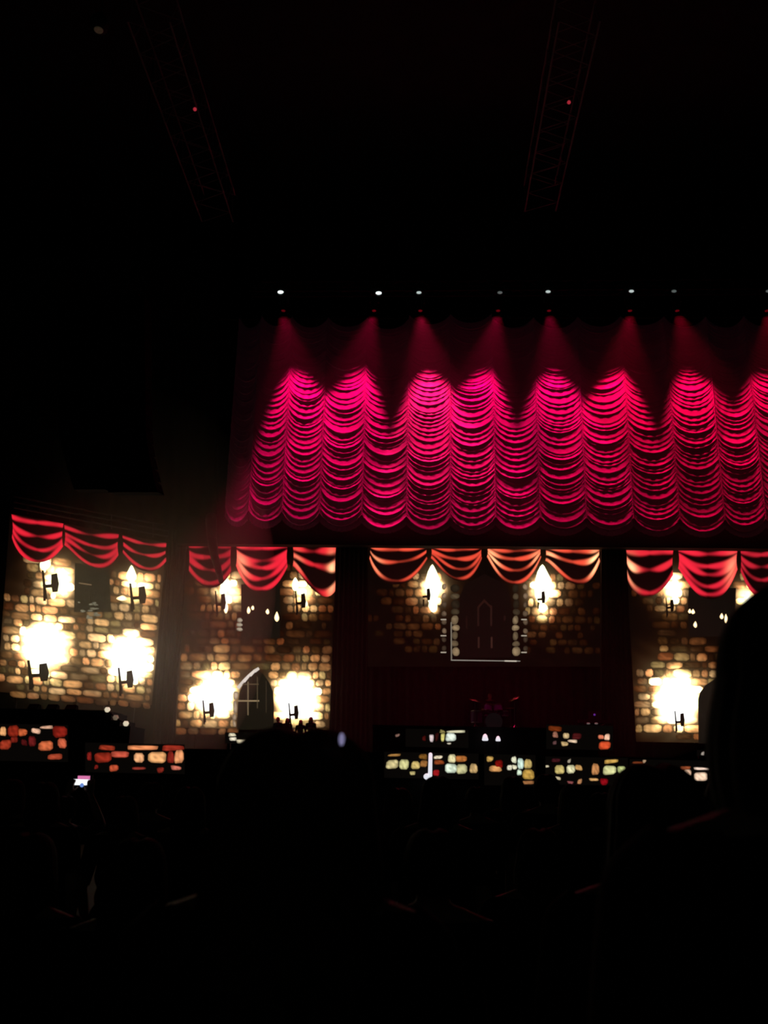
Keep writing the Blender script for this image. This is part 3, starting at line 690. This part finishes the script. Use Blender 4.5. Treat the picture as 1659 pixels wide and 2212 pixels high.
MB().lathe(D(-.0, .72, 0), [(.02, 0), (.02, .44), (.16, .45), (.16, .52)], seg=14).build('drum_stool', M['black'], kit)
kb = at(1285, 1560, 31.2); kb.z = Z_RISER
ky = empty('keyboard_stand', kb, 'keyboard on an X stand with a purple indicator at right of the drum kit', 'keyboard')
zk = at(1285, 1562, 31.2).z
MB().box((kb.x-.55, 31.05, zk), (kb.x+.55, 31.4, zk+.10)).build('keyboard_body', M['steel'], ky)
MB().box((kb.x-.5, 31.26, zk+.10), (kb.x+.5, 31.39, zk+.115)).build('white_keys', M['skinh'], ky)
for sx in (-1, 1): MB().bar((kb.x-.35*sx, 31.22+.02*sx, Z_RISER+.015), (kb.x+.35*sx, 31.22+.02*sx, zk), .018).build('stand_leg', M['chrome'], ky)
pp = at(1284, 1544, 31.2)
MB().box((kb.x-.2, 31.20, zk+.10), (kb.x+.2, 31.24, pp.z+.12)).build('control_panel', M['steel'], ky)
MB().ell((pp.x, 31.185, pp.z), (.035, .02, .035), 10, 8).build('purple_indicator', mat('purple_led', (.1, .02, .2), .3, emit=(.35, .08, .9), estr=.25), ky)
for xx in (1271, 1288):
    p = at(xx, 1563, 31.04); MB().ell((p.x, 31.04, p.z), (.06, .02, .028), 10, 6).build('glowing_dial', mat('dial_glow', (.5, .5, .5), .3, emit=(.8, .8, .7), estr=.10), ky)  # dials carry a faint pale glow as emission, nothing reflected
# glowing stand-ins added for small white shapes by the drums, and a white tube light on the stage lip
for (px, py, wv, hv, lab) in ((1048, 1593, .10, .20, 'left glowing stand-in for a white shape under the drum kit'), (1076, 1594, .08, .15, 'right glowing stand-in for a white shape under the drum kit')):
    p = at(px, py+7, 28.2); rt = empty('white_glow_standin', (p.x, p.y, Z_STAGE), lab, 'lamp')
    MB().box((p.x-.06, p.y-.02, Z_STAGE), (p.x+.06, p.y+.12, Z_STAGE+.03)).build('foot', M['steel'], rt)
    MB().bar((p.x, p.y+.05, Z_STAGE+.03), (p.x, p.y+.05, p.z), .012).build('stem', M['steel'], rt)
    MB().lathe(p, [(wv*.8, 0), (wv, .03), (wv*.6, hv*.8), (.02, hv)], seg=12).build('glowing_piece', M['tube'], rt, True)
p, p2 = at(929, 1676, 24.2), at(930, 1630, 24.2)
rt = empty('tube_light', (p.x, 24.2, 0), 'upright glowing white tube light in front of the lower stone strip', 'lamp')
MB().bar((p.x, 24.2, 0), (p.x, 24.2, p.z), .03).build('post', M['steel'], rt)
MB().cap((p.x, 24.2, p.z), (p2.x, 24.2, p2.z), .055, .05).build('tube', M['tube'], rt, True)
MB().ell((p.x-.07, 24.2, p.z-.02), (.10, .04, .08), 12, 8).build('clamp_lamp', M['tube'], rt, True)

# ================================================================== PEOPLE
def hand(mb, w, d, nrm, thumb, curl=.5, s=1.0):
    "palm and five fingers: w wrist, d pointing direction, nrm palm normal, thumb side direction"
    d = Vector(d).normalized(); t = Vector(thumb); t = (t - d*t.dot(d)).normalized(); n = d.cross(t) if Vector(nrm).dot(d.cross(t)) > 0 else t.cross(d)
    pc = w + d*.05*s
    for k in range(4):
        o = t*(.028-.018*k)*s; mb.cap(w+d*.012*s+o*.6, w+d*.085*s+o, .014*s, .012*s)
    for k, L in enumerate((.070, .080, .074, .056)):
        b = w + d*.088*s + t*(.029-.0195*k)*s; a = curl*.5
        q = b; dirv = d
        for seg in range(3):
            ang = a*(seg+1)*.75; dirv = d*cos(ang)+n*sin(ang)
            e = q + dirv*L*s*(.42, .32, .26)[seg]; mb.cap(q, e, (.0088-.0008*seg)*s, (.0080-.0008*seg)*s); q = e
    b = w + d*.025*s + t*.030*s; td = (d*.75+t*.75+n*.35).normalized(); m_ = b+td*.042*s
    mb.cap(w+d*.02*s+t*.012*s, b, .015*s, .0125*s); mb.cap(b, m_, .0115*s, .0095*s); mb.cap(m_, m_+(d*.9+t*.15+n*.5).normalized()*.030*s, .0095*s, .008*s)
def figure(pose='stand', head_turn=0.0):
    mb = MB(); V = Vector
    hipz, kneez = .91, .48
    if pose == 'sit':
        hip = .52; sh = hip+.49
    else: hip = .91; sh = 1.40
    dz = hip-.91
    # trunk
    for (c, r) in (((0, 0, hip+.02), (.165, .115, .12)), ((0, .005, hip+.15), (.140, .098, .13)), ((0, .005, hip+.29), (.155, .108, .14)), ((0, -.005, hip+.41), (.165, .10, .11)), ((0, -.01, hip+.48), (.12, .07, .06))): mb.ell(c, r)
    for sx in (-1, 1): mb.ell((sx*.075, -.045, hip-.02), (.085, .085, .10)); mb.cap((sx*.06, -.01, sh+.05), (sx*.165, -.01, sh), .05, .062)
    mb.cap((0, -.01, sh+.03), (0, .0, sh+.13), .056, .052)
    # head with face
    hz = sh+.195; H_ = V((0, .012, hz))
    mb.ell(H_+V((0, -.005, .022)), (.074, .092, .094)); mb.ell(H_+V((0, .020, -.030)), (.060, .072, .080)); mb.ell(H_+V((0, .052, -.082)), (.034, .032, .026))
    mb.cap(H_+V((0, .088, .012)), H_+V((0, .112, -.026)), .010, .015); mb.ell(H_+V((0, .094, -.060)), (.026, .012, .009)); mb.ell(H_+V((0, .088, .030)), (.052, .014, .012))
    for sx in (-1, 1): mb.ell(H_+V((sx*.077, -.004, -.010)), (.012, .022, .033)); mb.ell(H_+V((sx*.031, .086, .008)), (.014, .009, .010)); mb.ell(H_+V((sx*.042, .07, -.03)), (.022, .02, .022))
    # legs
    for sx in (-1, 1):
        if pose == 'sit':
            k = V((sx*.17, .44, hip-.02)); an = V((sx*.19, .42, .09)); mb.cap((sx*.09, .02, hip-.01), k, .085, .062)
        else:
            k = V((sx*.105, .015, kneez)); an = V((sx*.115, -.02, .085)); mb.cap((sx*.092, 0, hip-.03), k, .090, .060)
        mb.cap(k, k.lerp(an, .35)+V((0, -.02, 0)), .058, .056); mb.cap(k.lerp(an, .35)+V((0, -.02, 0)), an, .056, .038)
        mb.cap(an+V((0, -.02, -.04)), an+V((sx*.02, .16, -.055)), .042, .030); mb.ell(an+V((sx*.02, .15, -.052)), (.045, .06, .030))
    # arms
    for sx in (-1, 1):
        s0 = V((sx*.190, -.01, sh-.01))
        if pose == 'stand': el = V((sx*.245, -.03, sh-.29)); wr_ = V((sx*.235, .07, sh-.53)); hd = (sx*-.05, .25, -1); nr = (-sx, 0, 0); th = (0, 1, 0); cu = .5
        elif pose == 'phone': el = V((sx*.26, .20, sh+.08)); wr_ = V((sx*.105, .28, sh+.33)); hd = (sx*-.15, .15, 1); nr = (0, 1, 0); th = (-sx, 0, .2); cu = .8
        elif pose == 'sit': el = V((sx*.27, .10, sh-.27)); wr_ = V((sx*.20, .35, sh-.26)); hd = (sx*-.3, 1, .05); nr = (0, 0, -1); th = (-sx, 0, 0); cu = 1.6
        elif pose == 'raise':
            if sx < 0: el = V((sx*.30, .03, sh+.20)); wr_ = V((sx*.24, .06, sh+.46)); hd = (0, .1, 1); nr = (0, 1, 0); th = (1, 0, 0); cu = .3
            else: el = V((sx*.245, -.03, sh-.29)); wr_ = V((sx*.235, .07, sh-.53)); hd = (0, .25, -1); nr = (-sx, 0, 0); th = (0, 1, 0); cu = .5
        mb.cap(s0, el, .054, .042); mb.cap(el, el.lerp(wr_, .3), .041, .040); mb.cap(el.lerp(wr_, .3), wr_, .040, .026)
        hand(mb, wr_, hd, nr, th, cu)
    me = bpy.data.meshes.new('figure'); me.from_pydata([tuple(v) for v in mb.v], [], mb.f); o = bpy.data.objects.new('figure_tmp', me); COL.objects.link(o)
    rm = o.modifiers.new('r', 'REMESH'); rm.mode = 'VOXEL'; rm.voxel_size = .009; rm.use_smooth_shade = True
    sm = o.modifiers.new('s', 'SMOOTH'); sm.factor = .5; sm.iterations = 3
    dg = bpy.context.evaluated_depsgraph_get(); out = bpy.data.meshes.new_from_object(o.evaluated_get(dg)); out.name = 'person_'+pose
    bpy.data.objects.remove(o); bpy.data.meshes.remove(me)
    out.materials.clear(); out.materials.append(M['skin'])
    n = len(out.vertices); co = np.empty(n*3); out.vertices.foreach_get('co', co); co = co.reshape(-1, 3)
    nn = np.empty(n*3); out.vertices.foreach_get('normal', nn); nn = nn.reshape(-1, 3)
    polys = np.array([tuple(p.vertices) if len(p.vertices) == 4 else tuple(p.vertices)+(p.vertices[-1],) for p in out.polygons])
    def garment(name, keep, off):
        f = polys[keep[polys].all(1)]; idx = np.unique(f); remap = -np.ones(n, int); remap[idx] = np.arange(len(idx))
        v = co[idx]+nn[idx]*off; g = bpy.data.meshes.new(name)
        g.from_pydata(v.tolist(), [], [tuple(dict.fromkeys(t)) for t in remap[f].tolist()]); g.polygons.foreach_set('use_smooth', [True]*len(g.polygons)); return g
    x, y, z = co.T; ax = np.abs(x)
    low_arm = (ax > .20) & (z < sh-.20) if pose in ('stand',) else np.zeros(n, bool)
    if pose == 'phone': low_arm = (y > .17) & (z > hip+.2)
    if pose == 'sit': low_arm = (y > .13) & (z > hip+.12)
    if pose == 'raise': low_arm = ((ax > .20) & (z < sh-.20)) | ((x < -.2) & (z > sh+.12))
    if pose == 'sit': shirt = (z > hip-.04) & (z < sh+.055) & ~low_arm & (y < .16); legs = (z < hip+.10) & (z > .10) & ~((z > hip+.02) & (y < .1) & (y > -.2) & (ax < .05) & False)
    else: shirt = (z > hip-.06) & (z < sh+.055) & ~low_arm if pose != 'raise' else (z > hip-.06) & ((z < sh+.055) | (ax > .14)) & ~low_arm; legs = (z < hip+.05) & (z > .10) & (ax < .205)
    if pose == 'phone': shirt = (z > hip-.06) & ~low_arm & ((z < sh+.055) | (ax > .13))
    shoe = z < .115
    return dict(body=out, shirt=garment('shirt', shirt, .010), trousers=garment('trousers', legs, .007), shoe_l=garment('shoe', shoe & (x < 0), .006), shoe_r=garment('shoe', shoe & (x > 0), .006), sh=sh, hz=hz)
def hair_mesh(kind, sh, hz, seed=0):
    "hair as a closed shell around the skull, seen mostly from behind"
    rn = random.Random(seed); nt, nv = 60, 26; V, Fc = [], []
    L = {'long': .36, 'verylong': .50, 'short': .085, 'bob': .20}[kind]; half = {'long': 2.25, 'verylong': 2.25, 'short': 1.95, 'bob': 2.15}[kind]
    fl = [rn.uniform(-1, 1) for _ in range(9)]
    def surf(i, j, inner):
        a = -half + 2*half*i/nt; v = j/nv                 # a = 0 is the back of the head
        groove = .0035*sin(a*23+fl[0]*3)+.002*sin(a*47+fl[1]*5+v*4)
        if v < .5:
            t = v/.5*(pi/2); rx, ry, rz = .090, .108, .112
            rr = sin(t)**.72; z = hz+.014+rz*cos(t); part = .010*exp(-(a*rr/.18)**2)*(1-v*2)*(a*0+1)
            r_ = Vector((sin(a)*rx*rr, -cos(a)*ry*rr, 0)); z -= part
        else:
            t = (v-.5)/.5; wid = 1 + (.16*sin(pi*min(1, t*1.1)) if kind != 'short' else -.18*t)
            z = hz+.014 - t*L*(1-.10*abs(sin(a*3+fl[2]*3))*t - .18*(abs(a)/half)**2*(kind != 'bob')); rx, ry = .090*wid, .108*(1-.10*t if kind != 'short' else 1-.2*t)
            r_ = Vector((sin(a)*rx, -cos(a)*ry, 0)) + Vector((.012*fl[3]*t*sin(4*t+a), 0, 0))
        if inner: r_ *= .86 if v > .06 else .8; z -= .012*(1 if v < .5 else 0)
        else: r_ *= 1+groove/.09
        return Vector((r_.x, r_.y+.008, z))
    for inn in (0, 1):
        for j in range(nv+1):
            for i in range(nt+1): V.append(surf(i, j, inn))
    N = (nt+1)*(nv+1)
    for j in range(nv):
        for i in range(nt):
            q = j*(nt+1)+i; Fc.append((q, q+1, q+nt+2, q+nt+1)); Fc.append((N+q, N+q+nt+1, N+q+nt+2, N+q+1))
    for j in range(nv): 
        for i in (0, nt): q = j*(nt+1)+i; A = (q, q+nt+1, N+q+nt+1, N+q); Fc.append(A if i == 0 else A[::-1])
    for i in range(nt): q = nv*(nt+1)+i; Fc.append((q, q+1, N+q+1, N+q))
    me = bpy.data.meshes.new('hair'); me.from_pydata([tuple(v) for v in V], [], Fc); me.polygons.foreach_set('use_smooth', [True]*len(me.polygons))
    return me
FIG = {p: figure(p) for p in ('stand', 'phone', 'sit')}
HAIR = {}
def with_mat(me, key, m):
    k = (me.name, key)
    if k not in HAIR: c = me.copy(); c.materials.clear(); c.materials.append(M[m]); HAIR[k] = c
    return HAIR[k]
def person(loc, height, label, pose='stand', hair='long', hairm='hair_dark', cloth='cloth_a', rz=0.0, group=None, hscale=1.0):
    f = FIG[pose]; s = height/1.712
    o = bpy.data.objects.new('person', f['body']); COL.objects.link(o); o.location = loc; o.scale = (s, s, s); o.rotation_euler = (0, 0, rz)
    tag(o, label, 'person', group)
    hk = (hair, pose)
    if hk not in HAIR: HAIR[hk] = hair_mesh(hair, f['sh'], f['hz'], hash(hair) % 1 + len(hair)*7)
    for nm, me in (('hair', with_mat(HAIR[hk], hairm, hairm)), ('shirt', with_mat(f['shirt'], cloth, cloth)), ('trousers', with_mat(f['trousers'], 'denim', 'denim')), ('shoe', with_mat(f['shoe_l'], 'black', 'black')), ('shoe', with_mat(f['shoe_r'], 'black', 'black'))):
        c = bpy.data.objects.new(nm, me); COL.objects.link(c); c.parent = o
        if nm == 'hair' and hscale != 1.0: c.scale = (hscale, hscale, 1.0)
    return o
def place(px, ytop, Y, label, **k):
    t = at(px, ytop, Y); h = t.z - .004
    return person((t.x, t.y, 0), h, label, **k)
# nearest heads
P1 = place(648, 1575, 1.42, 'nearest person at centre seen from behind with wide dark hair and bright clip', hair='verylong', hairm='hair_brown', hscale=1.38)
P2 = place(1414, 1652, 1.95, 'person with broad dark long hair in front of the pale stone strip at right', hair='verylong', hscale=1.12)
P3 = place(1760, 1262, 1.05, 'tall person at the right edge whose dark head hides part of the right screen', hair='bob', hscale=1.15, cloth='cloth_c')
P4 = place(1592, 1668, 2.5, 'person between the broad dark head and the tall head at right edge', hair='bob', hairm='hair_brown', cloth='cloth_b')
q = at(738, 1597, 1.325); cl = MB().ell(q, (.004, .004, .009), 8, 6).build('hair_clip', mat('clip_sparkle_glow', (.8, .8, .85), .15, emit=(.55, .5, .9), estr=.35)); tag(cl, 'tiny bright hair clip on the nearest centre head', 'hair clip')  # the clip's sparkle is put into its material as emission
# crowd further on: drawing x of the head, drawing y of its top, width of the head in the drawing
CROWD = [(946, 1678, 84, 'in front of the lower strip with one large pale block', 'long'), (1108, 1678, 56, 'below the centre strip, narrow dark head', 'bob'), (1180, 1673, 62, 'directly right of the centre stone strip', 'short'),
         (1240, 1694, 74, 'below the right-of-centre stone strip', 'long'), (1030, 1700, 60, 'between the pale block strip and the centre strip', 'short'), (862, 1702, 70, 'just right of the nearest centre head', 'bob'),
         (412, 1700, 78, 'just left of the nearest centre head', 'long'), (328, 1690, 64, 'below the strip right of the phone', 'short'), (98, 1690, 76, 'left of the glowing phone', 'bob'), (26, 1684, 66, 'at the left picture edge', 'long'),
         (1300, 1712, 70, 'left of the broad dark head, low and dim', 'bob'), (270, 1720, 70, 'low between the phone and the stone strip', 'bob'), (1640, 1700, 90, 'low at the right picture edge', 'long')]
for k, (px, yt, wv, lab, hr) in enumerate(CROWD):
    place(px, yt, .205*F/wv, 'crowd member seen from behind '+lab, hair=hr, hairm=('hair_dark', 'hair_brown')[k % 2], cloth=('cloth_a', 'cloth_b', 'cloth_c')[k % 3], rz=radians(random.uniform(-12, 12)), group='audience in front of the stage')
for (px, yt, Yp, lab, hr) in ((66, 1800, 2.7, 'low dark figure nearest to the bottom left corner', 'bob'), (300, 1812, 2.5, 'low dark figure left of the nearest centre head', 'long'), (935, 1792, 2.6, 'low dark figure right of the nearest centre head', 'short'),
                              (1165, 1790, 3.3, 'low dark figure midway between the two broad heads', 'bob')):
    place(px, yt, Yp, 'audience member, '+lab, hair=hr, group='audience in front of the stage')
# phone holder
pc = at(177, 1687, 7.0); sF = pc.z/1.845
ph_person = person((pc.x, 7.0-.315*sF, 0), sF*1.712, 'audience member holding up a glowing phone near the left', pose='phone', hair='short', cloth='cloth_b')
ph = empty('phone', (pc.x, 7.0, pc.z-.04), 'small glowing phone held up above the crowd at left', 'phone')
wv, hv = .080, .046
MB().box((pc.x-wv, 7.0, pc.z-hv), (pc.x+wv, 7.010, pc.z+hv)).build('case', M['phone_body'], ph)
scr = mat('phone_screen', (.02, .02, .02), .2, emit=(.95, .97, 1), estr=1.3)
MB().box((pc.x-.072, 6.998, pc.z-.030), (pc.x+.072, 7.0, pc.z+.012)).build('screen', scr, ph)
MB().box((pc.x-.035, 6.9975, pc.z+.013), (pc.x+.060, 7.0, pc.z+.038)).build('screen_pink_part', mat('phone_pink', (.1, .02, .05), .3, emit=(.85, .22, .50), estr=.8), ph)
MB().lathe((pc.x+.004, 6.9995, pc.z-.030), [(.016, 0), (.015, .003)], (0, -1, 0), 14).build('shutter_button', mat('phone_blue', (.02, .05, .2), .3, emit=(.18, .32, .8), estr=.8), ph)
# people on stage
for k, (px, yt, hr) in enumerate(((601, 1549, 'short'), (621, 1551, 'bob'), (650, 1555, 'long'), (672, 1549, 'bob'))):
    t = at(px, yt, (30.4, 31.0, 30.4, 31.0)[k])
    person((t.x, t.y, Z_STAGE), t.z-Z_STAGE, ('leftmost', 'second', 'third', 'rightmost')[k]+' of four silhouetted heads before the arched doorway screen', hair=hr, group='silhouetted singers on stage', rz=pi+radians(random.uniform(-30, 30)))
t = at(1036, 1488, 31.7)
person((t.x+.35, 31.72, Z_RISER), 1.712, 'seated drummer in the dark behind the drum kit', pose='sit', hair='short', cloth='cloth_c', rz=pi)

# ================================================================== HAZE
def haze_mat(name, dens, col):
    m = bpy.data.materials.new(name); m.use_nodes = True; nt = m.node_tree; nt.nodes.clear()
    out = nt.nodes.new('ShaderNodeOutputMaterial'); vs = nt.nodes.new('ShaderNodeVolumeScatter')
    vs.inputs['Density'].default_value = dens; vs.inputs['Anisotropy'].default_value = .2; vs.inputs['Color'].default_value = (*col, 1)
    nt.links.new(vs.outputs[0], out.inputs['Volume']); m.cycles.homogeneous_volume = True
    return m
la, lb = at(380, 900, 28.5), at(1760, 900, 28.5)
tag(MB().box((la.x, 28.3, at(1000, 1150, 28.5).z), (lb.x, 30.9, at(1000, 655, 28.5).z)).build('stage_haze', haze_mat('beam_haze', .0042, (.9, .75, .6))), 'thin theatrical haze catching the red light beams', 'haze', kind='stuff')
c = at(230, 1290, 29.3)
tag(MB().ell(c, (5.8, 2.0, 7.8), 40, 24).build('stage_smoke', haze_mat('warm_smoke', .06, (.95, .85, .7)), smooth=True), 'drifting stage smoke glowing in front of the angled side screen', 'smoke', kind='stuff')
c = at(1000, 1420, 31.0)
tag(MB().ell(c, (11, .52, 4.2), 40, 24).build('stage_smoke', haze_mat('low_smoke', .022, (.95, .85, .7)), smooth=True), 'faint smoke hanging over the middle of the stage', 'smoke', kind='stuff')
